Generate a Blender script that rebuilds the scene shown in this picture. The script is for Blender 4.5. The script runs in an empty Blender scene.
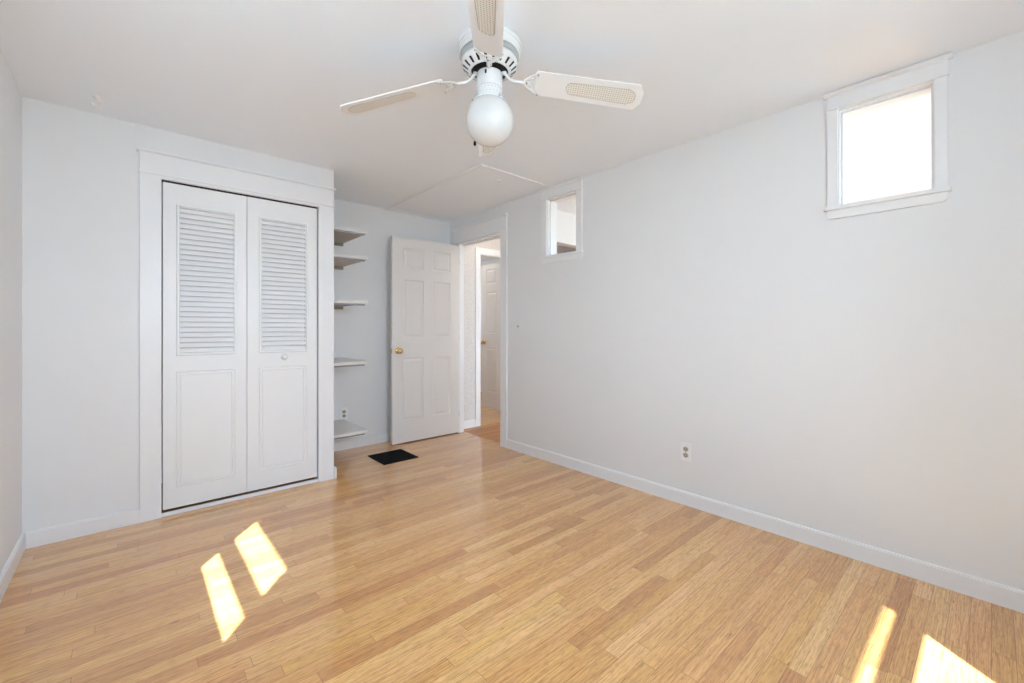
import bpy, bmesh, math, random
from mathutils import Vector, Matrix
random.seed(7)
S = bpy.context.scene
COL = S.collection
PI = math.pi

# ---------------------------------------------------------------- camera
CAM_H = 1.14
F_PX = 429.0
YAW = math.atan(381.5 / 429.0)
cd = bpy.data.cameras.new('camera'); cam = bpy.data.objects.new('camera', cd); COL.objects.link(cam)
cam.location = (0, 0, CAM_H)
cam.rotation_euler = (PI / 2, 0, -YAW)
cd.sensor_fit = 'HORIZONTAL'; cd.sensor_width = 36.0
cd.lens = 36.0 * F_PX / 1024.0
cd.shift_y = -(341.5 - 328.0) / 1024.0
cd.clip_start = 0.02; cd.clip_end = 200
S.camera = cam

# ---------------------------------------------------------------- world, sun, exposure
SKY = 10.5
SUN = 25.0
EXPOSURE = 0.54
w = bpy.data.worlds.new('sky'); S.world = w; w.use_nodes = True
nt = w.node_tree; bg = nt.nodes['Background']
tc = nt.nodes.new('ShaderNodeTexCoord'); sp = nt.nodes.new('ShaderNodeSeparateXYZ'); cr = nt.nodes.new('ShaderNodeValToRGB')
nt.links.new(tc.outputs['Generated'], sp.inputs[0]); nt.links.new(sp.outputs['Z'], cr.inputs[0]); nt.links.new(cr.outputs[0], bg.inputs[0])
cr.color_ramp.elements[0].position = 0.0; cr.color_ramp.elements[0].color = (0.74, 0.87, 1.0, 1)
cr.color_ramp.elements[1].position = 0.8; cr.color_ramp.elements[1].color = (0.62, 0.78, 1.0, 1)
bg.inputs[1].default_value = SKY
SUN_TAN = 1.11
sdir = Vector((0.62, 0.78, 0)).normalized(); sdir = (sdir + Vector((0, 0, -SUN_TAN))).normalized()
sl = bpy.data.lights.new('sun', 'SUN'); sun = bpy.data.objects.new('sun', sl); COL.objects.link(sun)
sl.energy = SUN; sl.angle = math.radians(0.6); sl.color = (0.80, 0.91, 1.0)
sun.rotation_euler = sdir.to_track_quat('-Z', 'Y').to_euler(); sun.location = (-3, -4, 6)
S.view_settings.view_transform = 'Standard'; S.view_settings.look = 'None'
S.view_settings.gamma = 1; S.view_settings.use_curve_mapping = False
S.view_settings.exposure = EXPOSURE
S.cycles.max_bounces = 14; S.cycles.diffuse_bounces = 10; S.cycles.glossy_bounces = 4
S.cycles.transparent_max_bounces = 12
S.cycles.use_denoising = True
S.cycles.sample_clamp_indirect = 25.0

def portal(name, loc, size, look):
    l = bpy.data.lights.new(name, 'AREA'); l.shape = 'RECTANGLE'; l.size, l.size_y = size
    l.cycles.is_portal = True
    o = bpy.data.objects.new(name, l); COL.objects.link(o); o.location = loc
    o.rotation_euler = Vector(look).to_track_quat('-Z', 'Y').to_euler()
portal('portal', (0.73, -0.93, 1.56), (1.50, 1.12), (0, 1, 0))
portal('portal', (-0.57, 1.28, 1.58), (0.85, 0.80), (1, 0, 0))
portal('portal', (4.15, -0.93, 1.42), (1.8, 1.5), (0, 1, 0))

# ---------------------------------------------------------------- materials
def newmat(name):
    m = bpy.data.materials.new(name); m.use_nodes = True
    return m, m.node_tree, m.node_tree.nodes['Principled BSDF']
def N(nt, t, **kw):
    n = nt.nodes.new(t)
    for k, v in kw.items(): setattr(n, k, v)
    return n
def simple(name, col, rough=0.5, metal=0.0, noise=0.0, scale=40, bump=0.0, coat=0.0):
    m, nt, b = newmat(name)
    b.inputs['Base Color'].default_value = (*col, 1); b.inputs['Roughness'].default_value = rough
    b.inputs['Metallic'].default_value = metal; b.inputs['Coat Weight'].default_value = coat
    tc = N(nt, 'ShaderNodeTexCoord'); no = N(nt, 'ShaderNodeTexNoise'); no.inputs['Scale'].default_value = scale
    no.inputs['Detail'].default_value = 4
    nt.links.new(tc.outputs['Object'], no.inputs['Vector'])
    if noise:
        mx = N(nt, 'ShaderNodeMix', data_type='RGBA', blend_type='MIX')
        mx.inputs[6].default_value = (*[c * (1 - noise) for c in col], 1); mx.inputs[7].default_value = (*[min(1, c * (1 + noise)) for c in col], 1)
        nt.links.new(no.outputs['Fac'], mx.inputs[0]); nt.links.new(mx.outputs[2], b.inputs['Base Color'])
    if bump:
        bp = N(nt, 'ShaderNodeBump'); bp.inputs['Strength'].default_value = bump; bp.inputs['Distance'].default_value = 0.004
        nt.links.new(no.outputs['Fac'], bp.inputs['Height']); nt.links.new(bp.outputs[0], b.inputs['Normal'])
    return m
WALL = simple('wall_paint', (0.79, 0.80, 0.815), 0.55, noise=0.012, scale=6, bump=0.25)
CEIL = simple('ceiling_paint', (0.875, 0.92, 0.98), 0.6, noise=0.01, scale=5, bump=0.2)
TRIM = simple('trim_paint', (0.83, 0.84, 0.86), 0.35, noise=0.01, scale=12, bump=0.05)
LEAF = simple('door_paint', (0.74, 0.73, 0.72), 0.4, noise=0.01, scale=15, bump=0.05)
BIFOLD = simple('bifold_paint', (0.82, 0.83, 0.845), 0.4, noise=0.01, scale=15, bump=0.05)
SHELF = simple('shelf_paint', (0.74, 0.73, 0.71), 0.4, noise=0.015, scale=15)
SHELFUNDER = simple('shelf_underside_tone', (0.60, 0.56, 0.51), 0.7, noise=0.05, scale=25)  # darker, warmer tone for the board undersides
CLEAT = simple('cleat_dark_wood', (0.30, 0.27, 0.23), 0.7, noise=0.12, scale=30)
PLASTIC = simple('white_plastic', (0.86, 0.86, 0.87), 0.3)
SOCKET = simple('beige_socket_plastic', (0.42, 0.38, 0.31), 0.4)
def nospec(m, v=0.15):
    m.node_tree.nodes['Principled BSDF'].inputs['Specular IOR Level'].default_value = v; return m
BLACK = simple('black_cavity', (0.008, 0.008, 0.01), 0.8)
DARKMETAL = simple('dark_vent_metal', (0.006, 0.007, 0.010), 0.75)
nospec(DARKMETAL)
CLEAT_SHADE = simple('cleat_shade_grey', (0.30, 0.31, 0.34), 0.4, metal=0.6)  # grey with the shelf's shadow put into it, for the apron cleats
BRASS = simple('polished_brass', (0.60, 0.45, 0.22), 0.2, metal=1.0)
FANWHITE = simple('fan_white_enamel', (0.79, 0.80, 0.81), 0.25, coat=0.4)
BLADE = simple('fan_blade_white', (0.82, 0.82, 0.82), 0.4, noise=0.02, scale=20)
GREYBAND = simple('fan_grey_band', (0.42, 0.44, 0.45), 0.5)
CHROME = simple('chrome_screw', (0.6, 0.6, 0.6), 0.25, metal=1.0)
GROUND = simple('outdoor_ground', (0.33, 0.33, 0.29), 0.9, noise=0.15, scale=2)
SIDING = simple('blocker_siding', (0.55, 0.55, 0.53), 0.8, noise=0.05, scale=3)
LATCHM = simple('brass_latch_dull', (0.35, 0.25, 0.12), 0.35, metal=1.0)

def frosted():
    m, nt, b = newmat('opal_glass')
    b.inputs['Base Color'].default_value = (0.90, 0.885, 0.86, 1); b.inputs['Roughness'].default_value = 0.22
    b.inputs['Subsurface Weight'].default_value = 0.35; b.inputs['Subsurface Radius'].default_value = (0.03, 0.03, 0.03)
    b.inputs['Subsurface Scale'].default_value = 0.5; b.inputs['Coat Weight'].default_value = 0.3
    tc = N(nt, 'ShaderNodeTexCoord'); no = N(nt, 'ShaderNodeTexNoise'); no.inputs['Scale'].default_value = 18
    cr = N(nt, 'ShaderNodeValToRGB'); cr.color_ramp.elements[0].color = (0.66, 0.66, 0.65, 1); cr.color_ramp.elements[1].color = (0.72, 0.72, 0.71, 1)
    nt.links.new(tc.outputs['Object'], no.inputs['Vector']); nt.links.new(no.outputs['Fac'], cr.inputs[0]); nt.links.new(cr.outputs[0], b.inputs['Base Color'])
    return m
OPAL = frosted()

def pane_mat():
    m, nt, b = newmat('window_glass')
    out = nt.nodes['Material Output']
    tr = N(nt, 'ShaderNodeBsdfTransparent'); tr.inputs[0].default_value = (0.98, 0.99, 0.99, 1)
    gl = N(nt, 'ShaderNodeBsdfGlossy'); gl.inputs['Roughness'].default_value = 0.02
    fr = N(nt, 'ShaderNodeFresnel'); fr.inputs[0].default_value = 1.45
    mx = N(nt, 'ShaderNodeMixShader')
    ge = N(nt, 'ShaderNodeNewGeometry'); mr = N(nt, 'ShaderNodeMapRange')      # same index from both faces of the thin pane
    mr.inputs[3].default_value = 1.45; mr.inputs[4].default_value = 1 / 1.45
    nt.links.new(ge.outputs['Backfacing'], mr.inputs[0]); nt.links.new(mr.outputs[0], fr.inputs[0])
    nt.links.new(fr.outputs[0], mx.inputs[0]); nt.links.new(tr.outputs[0], mx.inputs[1]); nt.links.new(gl.outputs[0], mx.inputs[2])
    nt.links.new(mx.outputs[0], out.inputs[0])
    return m
GLASS = pane_mat()

def lamp_mat(strength):
    m, nt, b = newmat('fill_lamp_glow')
    b.inputs['Base Color'].default_value = (0.9, 0.9, 0.88, 1)
    b.inputs['Emission Color'].default_value = (1.0, 0.93, 0.83, 1); b.inputs['Emission Strength'].default_value = strength
    return m
LAMP = lamp_mat(10); LAMP_BRIGHT = lamp_mat(26)  # emission of the two added, unseen lamps

def wallpaper():
    m, nt, b = newmat('speckled_wallpaper')
    b.inputs['Roughness'].default_value = 0.8
    tc = N(nt, 'ShaderNodeTexCoord'); vo = N(nt, 'ShaderNodeTexNoise'); vo.inputs['Scale'].default_value = 70; vo.inputs['Detail'].default_value = 3
    cr = N(nt, 'ShaderNodeValToRGB')
    cr.color_ramp.elements[0].position = 0.42; cr.color_ramp.elements[0].color = (0.60, 0.575, 0.56, 1)
    cr.color_ramp.elements[1].position = 0.56; cr.color_ramp.elements[1].color = (0.70, 0.68, 0.665, 1)
    nt.links.new(tc.outputs['Object'], vo.inputs['Vector']); nt.links.new(vo.outputs['Fac'], cr.inputs[0]); nt.links.new(cr.outputs[0], b.inputs['Base Color'])
    return m
PAPER = wallpaper()

def cane():
    # woven cane: beige strands with rows of small dark holes (UV space, metres)
    m, nt, b = newmat('woven_cane')
    b.inputs['Roughness'].default_value = 0.6
    uv = N(nt, 'ShaderNodeUVMap'); sx = N(nt, 'ShaderNodeSeparateXYZ'); nt.links.new(uv.outputs[0], sx.inputs[0])
    def mth(op, a, c=None):
        n = N(nt, 'ShaderNodeMath', operation=op)
        for i, v in enumerate((a, c)):
            if v is None: continue
            if isinstance(v, (int, float)): n.inputs[i].default_value = v
            else: nt.links.new(v, n.inputs[i])
        return n.outputs[0]
    u = mth('MULTIPLY', sx.outputs[0], 1 / 0.0100); v = mth('MULTIPLY', sx.outputs[1], 1 / 0.0100)
    fu = mth('SUBTRACT', mth('FRACT', u), 0.5); fv = mth('SUBTRACT', mth('FRACT', v), 0.5)
    d = mth('SQRT', mth('ADD', mth('MULTIPLY', fu, fu), mth('MULTIPLY', fv, fv)))
    hole = mth('LESS_THAN', d, 0.23)
    mx = N(nt, 'ShaderNodeMix', data_type='RGBA')
    mx.inputs[6].default_value = (0.78, 0.76, 0.71, 1); mx.inputs[7].default_value = (0.42, 0.38, 0.32, 1)
    nt.links.new(hole, mx.inputs[0]); nt.links.new(mx.outputs[2], b.inputs['Base Color'])
    return m
CANE = cane()

def oak(name, c_lo, c_mid, c_hi, gloss=0.27, coat=1.0):
    W, L = 0.057, 0.85
    m, nt, b = newmat(name)
    tc = N(nt, 'ShaderNodeTexCoord'); sx = N(nt, 'ShaderNodeSeparateXYZ'); nt.links.new(tc.outputs['Object'], sx.inputs[0])
    def mth(op, a, c=None, e=None):
        n = N(nt, 'ShaderNodeMath', operation=op)
        for i, v in enumerate((a, c, e)):
            if v is None: continue
            if isinstance(v, (int, float)): n.inputs[i].default_value = v
            else: nt.links.new(v, n.inputs[i])
        return n.outputs[0]
    X, Y = sx.outputs[0], sx.outputs[1]
    rv = mth('DIVIDE', mth('ADD', Y, 20.0), W)
    row = mth('FLOOR', rv); fr = mth('FRACT', rv)
    wn = N(nt, 'ShaderNodeTexWhiteNoise', noise_dimensions='1D'); nt.links.new(row, wn.inputs['W'])
    wsep = N(nt, 'ShaderNodeSeparateColor'); nt.links.new(wn.outputs['Color'], wsep.inputs[0])
    ln = mth('ADD', mth('MULTIPLY', wsep.outputs[0], 0.85), 0.55)            # strip length of this row
    off = mth('MULTIPLY', wsep.outputs[1], 7.0)
    cv = mth('DIVIDE', mth('ADD', mth('ADD', X, 20.0), off), ln)
    # uneven lengths: wobble the end positions with a low frequency noise
    wob = N(nt, 'ShaderNodeTexNoise', noise_dimensions='2D'); wob.inputs['Scale'].default_value = 1.0
    cwob = N(nt, 'ShaderNodeCombineXYZ'); nt.links.new(mth('FLOOR', cv), cwob.inputs[0]); nt.links.new(row, cwob.inputs[1])
    col = mth('FLOOR', cv); fc = mth('FRACT', cv)
    cw = N(nt, 'ShaderNodeCombineXYZ'); nt.links.new(row, cw.inputs[0]); nt.links.new(col, cw.inputs[1])
    wn2 = N(nt, 'ShaderNodeTexWhiteNoise', noise_dimensions='3D'); nt.links.new(cw.outputs[0], wn2.inputs['Vector'])
    s2 = N(nt, 'ShaderNodeSeparateColor'); nt.links.new(wn2.outputs['Color'], s2.inputs[0])
    ramp = N(nt, 'ShaderNodeValToRGB'); e = ramp.color_ramp.elements
    e[0].position = 0.0; e[0].color = (*c_lo, 1); e[1].position = 1.0; e[1].color = (*c_hi, 1)
    k = e.new(0.16); k.color = (*[0.45 * a + 0.55 * c for a, c in zip(c_lo, c_mid)], 1)
    k = e.new(0.42); k.color = (*c_mid, 1); k = e.new(0.8); k.color = (*[0.5 * a + 0.5 * c for a, c in zip(c_hi, c_mid)], 1)
    nt.links.new(s2.outputs[0], ramp.inputs[0])
    hue = N(nt, 'ShaderNodeValToRGB'); h = hue.color_ramp.elements                      # some strips lean yellow, some pink
    h[0].position = 0.0; h[0].color = (1.0, 0.955, 0.97, 1); h[1].position = 1.0; h[1].color = (1.0, 1.015, 0.86, 1)
    q = h.new(0.25); q.color = (1.0, 0.98, 1.0, 1); q = h.new(0.8); q.color = (1.0, 1.01, 0.97, 1)
    nt.links.new(s2.outputs[1], hue.inputs[0])
    m0 = N(nt, 'ShaderNodeMix', data_type='RGBA', blend_type='MULTIPLY'); m0.inputs[0].default_value = 1.0
    nt.links.new(ramp.outputs[0], m0.inputs[6]); nt.links.new(hue.outputs[0], m0.inputs[7])
    # grain, offset per strip
    gx = mth('ADD', mth('MULTIPLY', X, 3.0), mth('MULTIPLY', s2.outputs[1], 50.0))
    gy = mth('ADD', mth('MULTIPLY', Y, 110.0), mth('MULTIPLY', s2.outputs[2], 30.0))
    gv = N(nt, 'ShaderNodeCombineXYZ'); nt.links.new(gx, gv.inputs[0]); nt.links.new(gy, gv.inputs[1])
    g = N(nt, 'ShaderNodeTexNoise'); g.inputs['Scale'].default_value = 1.6; g.inputs['Detail'].default_value = 5; g.inputs['Distortion'].default_value = 1.4
    nt.links.new(gv.outputs[0], g.inputs['Vector'])
    gr = N(nt, 'ShaderNodeValToRGB'); gr.color_ramp.elements[0].position = 0.36; gr.color_ramp.elements[0].color = (0.74, 0.65, 0.55, 1)
    gr.color_ramp.elements[1].position = 0.60; gr.color_ramp.elements[1].color = (1.03, 1.03, 1.03, 1)
    nt.links.new(g.outputs['Fac'], gr.inputs[0])
    # fine ray fleck across the strips
    fv = N(nt, 'ShaderNodeCombineXYZ'); nt.links.new(mth('ADD', mth('MULTIPLY', X, 26.0), mth('MULTIPLY', s2.outputs[2], 90.0)), fv.inputs[0]); nt.links.new(mth('MULTIPLY', Y, 190.0), fv.inputs[1])
    fl = N(nt, 'ShaderNodeTexNoise'); fl.inputs['Scale'].default_value = 1.0; fl.inputs['Detail'].default_value = 3; nt.links.new(fv.outputs[0], fl.inputs['Vector'])
    flr = N(nt, 'ShaderNodeValToRGB'); flr.color_ramp.elements[0].position = 0.36; flr.color_ramp.elements[0].color = (0.74, 0.67, 0.58, 1)
    flr.color_ramp.elements[1].position = 0.50; flr.color_ramp.elements[1].color = (1, 1, 1, 1)
    nt.links.new(fl.outputs['Fac'], flr.inputs[0])
    m1 = N(nt, 'ShaderNodeMix', data_type='RGBA', blend_type='MULTIPLY'); m1.inputs[0].default_value = 1.0
    nt.links.new(m0.outputs[2], m1.inputs[6]); nt.links.new(gr.outputs[0], m1.inputs[7])
    m2 = N(nt, 'ShaderNodeMix', data_type='RGBA', blend_type='MULTIPLY'); m2.inputs[0].default_value = 0.7
    nt.links.new(m1.outputs[2], m2.inputs[6]); nt.links.new(flr.outputs[0], m2.inputs[7])
    # sparse dark mineral dashes and knots
    kv = N(nt, 'ShaderNodeCombineXYZ'); nt.links.new(mth('MULTIPLY', X, 13.0), kv.inputs[0]); nt.links.new(mth('MULTIPLY', Y, 85.0), kv.inputs[1])
    kn = N(nt, 'ShaderNodeTexNoise'); kn.inputs['Scale'].default_value = 1.0; kn.inputs['Detail'].default_value = 2; nt.links.new(kv.outputs[0], kn.inputs['Vector'])
    knr = N(nt, 'ShaderNodeValToRGB'); knr.color_ramp.elements[0].position = 0.235; knr.color_ramp.elements[0].color = (0.42, 0.30, 0.22, 1)
    knr.color_ramp.elements[1].position = 0.30; knr.color_ramp.elements[1].color = (1, 1, 1, 1)
    nt.links.new(kn.outputs['Fac'], knr.inputs[0])
    mk = N(nt, 'ShaderNodeMix', data_type='RGBA', blend_type='MULTIPLY'); mk.inputs[0].default_value = 0.9
    nt.links.new(m2.outputs[2], mk.inputs[6]); nt.links.new(knr.outputs[0], mk.inputs[7]); m2 = mk
    # seams
    e1 = mth('MINIMUM', fr, mth('SUBTRACT', 1.0, fr)); e1 = mth('LESS_THAN', e1, 0.018)
    e2 = mth('MULTIPLY', mth('MINIMUM', fc, mth('SUBTRACT', 1.0, fc)), ln); e2 = mth('LESS_THAN', e2, 0.0011)
    seam = mth('MAXIMUM', e1, e2)
    m3 = N(nt, 'ShaderNodeMix', data_type='RGBA', blend_type='MULTIPLY')
    nt.links.new(mth('MULTIPLY', seam, 0.55), m3.inputs[0]); nt.links.new(m2.outputs[2], m3.inputs[6]); m3.inputs[7].default_value = (0.35, 0.24, 0.14, 1)
    nt.links.new(m3.outputs[2], b.inputs['Base Color'])
    b.inputs['Roughness'].default_value = gloss + 0.05
    b.inputs['Coat Weight'].default_value = coat; b.inputs['Coat Roughness'].default_value = gloss * 0.4
    bp = N(nt, 'ShaderNodeBump'); bp.inputs['Strength'].default_value = 0.12; bp.inputs['Distance'].default_value = 0.001
    nt.links.new(mth('SUBTRACT', g.outputs['Fac'], mth('MULTIPLY', seam, 1.5)), bp.inputs['Height']); nt.links.new(bp.outputs[0], b.inputs['Normal'])
    return m
OAK = oak('oak_strip_floor', (0.64, 0.32, 0.105), (0.80, 0.445, 0.16), (0.89, 0.56, 0.24))
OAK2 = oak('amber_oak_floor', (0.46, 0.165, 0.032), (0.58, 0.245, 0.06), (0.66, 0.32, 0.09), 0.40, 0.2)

# ---------------------------------------------------------------- mesh helpers
def worigin(o):
    v = Vector((0, 0, 0))
    while o: v += o.location; o = o.parent
    return v
class MB:
    def __init__(s): s.bm = bmesh.new(); s.uv = None
    def box(s, a, b, bevel=0.0, mi=0):
        a, b = Vector(a), Vector(b)
        lo = Vector([min(a[i], b[i]) for i in range(3)]); hi = Vector([max(a[i], b[i]) for i in range(3)])
        r = bmesh.ops.create_cube(s.bm, size=1.0)
        vs = r['verts']
        for v in vs: v.co = Vector([(lo[i] + hi[i]) / 2 + v.co[i] * (hi[i] - lo[i]) for i in range(3)])
        fs = {f for v in vs for f in v.link_faces}
        for f in fs: f.material_index = mi
        if bevel:
            es = {e for v in vs for e in v.link_edges}
            bmesh.ops.bevel(s.bm, geom=list(es), offset=bevel, segments=2, affect='EDGES', profile=0.6)
        return s
    def prism(s, pts, axis, t0, t1, mi=0, bevel=0.0):
        # pts: outline in the two axes other than `axis` (order kept), extruded t0..t1 along axis
        def co(p, t):
            c = [0, 0, 0]; o = [i for i in range(3) if i != axis]
            c[o[0]], c[o[1]] = p; c[axis] = t; return c
        A = [s.bm.verts.new(co(p, t0)) for p in pts]; B = [s.bm.verts.new(co(p, t1)) for p in pts]
        fs = [s.bm.faces.new(A), s.bm.faces.new(B)]
        n = len(pts)
        for i in range(n): fs.append(s.bm.faces.new((A[i], A[(i + 1) % n], B[(i + 1) % n], B[i])))
        for f in fs: f.material_index = mi
        if bevel:
            es = {e for f in fs for e in f.edges}
            bmesh.ops.bevel(s.bm, geom=list(es), offset=bevel, segments=1, affect='EDGES')
        return s
    def lathe(s, prof, c, n=48, axis=2, sign=1, mi=0):
        c = Vector(c); rings = []
        for r, z in prof:
            ring = []
            for k in range(n if r > 1e-6 else 1):
                a = 2 * PI * k / n; p = [0, 0, 0]; o = [i for i in range(3) if i != axis]
                p[o[0]], p[o[1]], p[axis] = r * math.cos(a), r * math.sin(a), z * sign
                ring.append(s.bm.verts.new(c + Vector(p)))
            rings.append(ring)
        for A, B in zip(rings, rings[1:]):
            for k in range(n):
                a0, a1 = A[k % len(A)], A[(k + 1) % len(A)]; b0, b1 = B[k % len(B)], B[(k + 1) % len(B)]
                vs = []
                for v in (a0, a1, b1, b0):
                    if v not in vs: vs.append(v)
                if len(vs) > 2:
                    f = s.bm.faces.new(vs); f.material_index = mi; f.smooth = True
        return s
    def tube(s, pts, rad, n=8, flat=None, mi=0):
        pts = [Vector(p) for p in pts]; rings = []
        rads = rad if isinstance(rad, (list, tuple)) else [rad] * len(pts)
        up = Vector((0, 0, 1))
        for i, p in enumerate(pts):
            t = (pts[min(i + 1, len(pts) - 1)] - pts[max(i - 1, 0)]).normalized()
            u = up if abs(t.dot(up)) < 0.95 else Vector((1, 0, 0))
            a = t.cross(u).normalized(); b = a.cross(t).normalized()
            rings.append([s.bm.verts.new(p + a * rads[i] * math.cos(2 * PI * k / n) + b * rads[i] * (flat or 1) * math.sin(2 * PI * k / n)) for k in range(n)])
        for A, B in zip(rings, rings[1:]):
            for k in range(n):
                f = s.bm.faces.new((A[k], A[(k + 1) % n], B[(k + 1) % n], B[k])); f.smooth = True; f.material_index = mi
        for r in (rings[0], rings[-1]):
            f = s.bm.faces.new(r); f.material_index = mi
        return s
    def build(s, name, mat, parent=None, smooth_angle=None):
        bmesh.ops.recalc_face_normals(s.bm, faces=s.bm.faces)
        me = bpy.data.meshes.new(name)
        xs = [v.co for v in s.bm.verts]
        lo = Vector([min(c[i] for c in xs) for i in range(3)]); hi = Vector([max(c[i] for c in xs) for i in range(3)])
        org = Vector(((lo.x + hi.x) / 2, (lo.y + hi.y) / 2, lo.z))
        if name.startswith(('floor',)): org = Vector((0, 0, 0))
        for v in s.bm.verts: v.co -= org
        s.bm.to_mesh(me); s.bm.free()
        for m in (mat if isinstance(mat, (list, tuple)) else [mat]): me.materials.append(m)
        o = bpy.data.objects.new(name, me); COL.objects.link(o)
        o.location = org - (worigin(parent) if parent else Vector((0, 0, 0)))
        if parent: o.parent = parent
        return o
def tag(o, label=None, cat=None, group=None, kind=None):
    if label: o['label'] = label
    if cat: o['category'] = cat
    if group: o['group'] = group
    if kind: o['kind'] = kind
    return o
def empty(name, loc, **kw):
    o = bpy.data.objects.new(name, None); COL.objects.link(o); o.location = loc; o.empty_display_size = 0.1
    return tag(o, **kw)
def struct(o, label, cat): return tag(o, label, cat, kind='structure')
def boxobj(name, a, b, mat, parent=None, bevel=0.0): return MB().box(a, b, bevel).build(name, mat, parent)

def wall(name, axis, t0, t1, u0, u1, z0, z1, holes, mat):
    """slab with rectangular holes; axis = normal axis (0 or 1); holes = (ua, ub, za, zb)"""
    us = sorted({u0, u1, *[h[i] for h in holes for i in (0, 1)]}); zs = sorted({z0, z1, *[h[i] for h in holes for i in (2, 3)]})
    bm = bmesh.new(); cells = {}
    def solid(i, j):
        if i < 0 or j < 0 or i >= len(us) - 1 or j >= len(zs) - 1: return False
        uc, zc = (us[i] + us[i + 1]) / 2, (zs[j] + zs[j + 1]) / 2
        return not any(h[0] < uc < h[1] and h[2] < zc < h[3] for h in holes)
    def P(u, t, z): return (t, u, z) if axis == 0 else (u, t, z)
    vc = {}
    def V(u, t, z):
        k = (round(u, 5), round(t, 5), round(z, 5))
        if k not in vc: vc[k] = bm.verts.new(P(u, t, z))
        return vc[k]
    for i in range(len(us) - 1):
        for j in range(len(zs) - 1):
            if not solid(i, j): continue
            a, b, c, d = us[i], us[i + 1], zs[j], zs[j + 1]
            for t in (t0, t1): bm.faces.new([V(a, t, c), V(b, t, c), V(b, t, d), V(a, t, d)])
            if not solid(i - 1, j): bm.faces.new([V(a, t0, c), V(a, t0, d), V(a, t1, d), V(a, t1, c)])
            if not solid(i + 1, j): bm.faces.new([V(b, t0, c), V(b, t0, d), V(b, t1, d), V(b, t1, c)])
            if not solid(i, j - 1): bm.faces.new([V(a, t0, c), V(b, t0, c), V(b, t1, c), V(a, t1, c)])
            if not solid(i, j + 1): bm.faces.new([V(a, t0, d), V(b, t0, d), V(b, t1, d), V(a, t1, d)])
    m = MB(); m.bm.free(); m.bm = bm
    return m.build(name, mat)

# ---------------------------------------------------------------- plan (metres)
XL, XR = -0.418, 2.68          # left and right wall faces
YR, YC, YB = -0.79, 3.335, 4.06   # rear wall, closet wall, alcove back wall
ZC = 2.335; T = 0.12
XS = 1.155                    # closet side wall face (alcove side)
AX1 = 5.60; YP0, YP1 = 2.94, 3.04; YH = 3.99   # adjoining room end, partition, hall wall
GX0, GX1, GY1 = 2.80, 4.70, 6.30               # room past the hall

# floors
def floorpiece(name, x0, y0, x1, y1, mat, label):
    o = boxobj(name, (x0, y0, -0.08), (x1, y1, 0.0), mat); return struct(o, label, 'floor')
floorpiece('floor', XL - T, YR - T, XR + 0.045, YB + T, OAK, 'light oak strip floor of the bedroom with sun patches')
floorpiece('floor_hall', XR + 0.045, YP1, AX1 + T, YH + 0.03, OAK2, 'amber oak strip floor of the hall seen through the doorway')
floorpiece('floor_adjoining', XR + 0.045, YR - T, AX1 + T, YP1, OAK, 'oak floor of the adjoining room behind the right wall')
floorpiece('floor_far_room', XR + 0.045, YH + 0.03, GX1 + T, GY1 + T, OAK, 'pale oak floor of the room past the hall')
# ceiling over everything, with a roof slab
struct(boxobj('ceiling', (XL - T, YR - T, ZC), (XR, YB + T, ZC + 0.15), CEIL), 'white painted ceiling of the bedroom', 'ceiling')
struct(boxobj('ceiling_adjoining', (XR, YR - T, ZC), (AX1 + T, GY1 + T, ZC + 0.15), CEIL), 'white ceiling over the hall and adjoining room', 'ceiling')

# walls
TR1 = (0.178, 0.526, 1.757, 2.245)     # large transom opening (Y, Z)
TR2 = (2.228, 2.560, 1.757, 2.245)     # small transom opening
DR = (3.168, 3.870, 0.0, 2.062)
struct(wall('wall_left', 0, XL - T, XL, YR - T, YB + T, 0, ZC, [(0.865, 1.685, 1.172, 1.94)], WALL), 'white plaster wall at the left edge of the photo', 'wall')
struct(wall('wall_rear', 1, YR - T, YR, XL, XR, 0, ZC, [(0.0, 1.46, 1.02, 2.10)], WALL), 'white wall with the big window behind the camera', 'wall')
struct(wall('wall_closet', 1, YC, YC + 0.10, XL, XS, 0, ZC, [(0.139, 1.040, 0, 2.035)], WALL), 'white wall around the folding closet doors', 'wall')
struct(wall('wall_alcove', 0, XS - 0.10, XS, YC + 0.10, YB, 0, ZC, [], WALL), 'closet side wall that carries the corner shelves', 'wall')
struct(wall('wall_back', 1, YB, YB + T, XL, XR, 0, ZC, [], WALL), 'white wall behind the shelves and the open door', 'wall')
struct(wall('wall_corner', 0, XR, XR + 0.055, DR[1], YB + T, 0, ZC, [], WALL), 'narrow strip of white wall between the doorway and the back corner', 'wall')
struct(wall('wall_right', 0, XR, XR + T, YR - T, DR[1], 0, ZC, [DR, TR1, TR2], WALL), 'long white wall on the right with two high windows and the doorway', 'wall')
struct(wall('wall_adjoining_rear', 1, YR - T, YR, XR + T, AX1, 0, ZC, [(3.3, 5.0, 0.70, 2.15)], WALL), 'white rear wall of the adjoining room', 'wall')
struct(wall('wall_adjoining_end', 0, AX1, AX1 + T, YR - T, YH + T, 0, ZC, [], WALL), 'white end wall of the adjoining room', 'wall')
struct(wall('wall_partition', 1, YP0, YP1, XR + T, AX1, 0, ZC, [(2.96, 4.2, 0, 2.01)], WALL), 'white partition between the adjoining room and the hall', 'wall')
struct(wall('wall_hall', 1, YH, YH + T, XR + 0.055, AX1, 0, ZC, [(3.045, 3.80, 0, 2.01)], PAPER), 'hall wall with speckled beige wallpaper seen through the doorway', 'wall')
struct(wall('wall_far_end', 1, GY1, GY1 + T, GX0, GX1 + T, 0, ZC, [(4.1, 4.5, 1.2, 1.8)], WALL), 'end wall of the room past the hall', 'wall')
struct(wall('wall_far_side', 0, GX1, GX1 + T, YH + T, GY1, 0, ZC, [], WALL), 'side wall of the room past the hall', 'wall')
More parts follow.
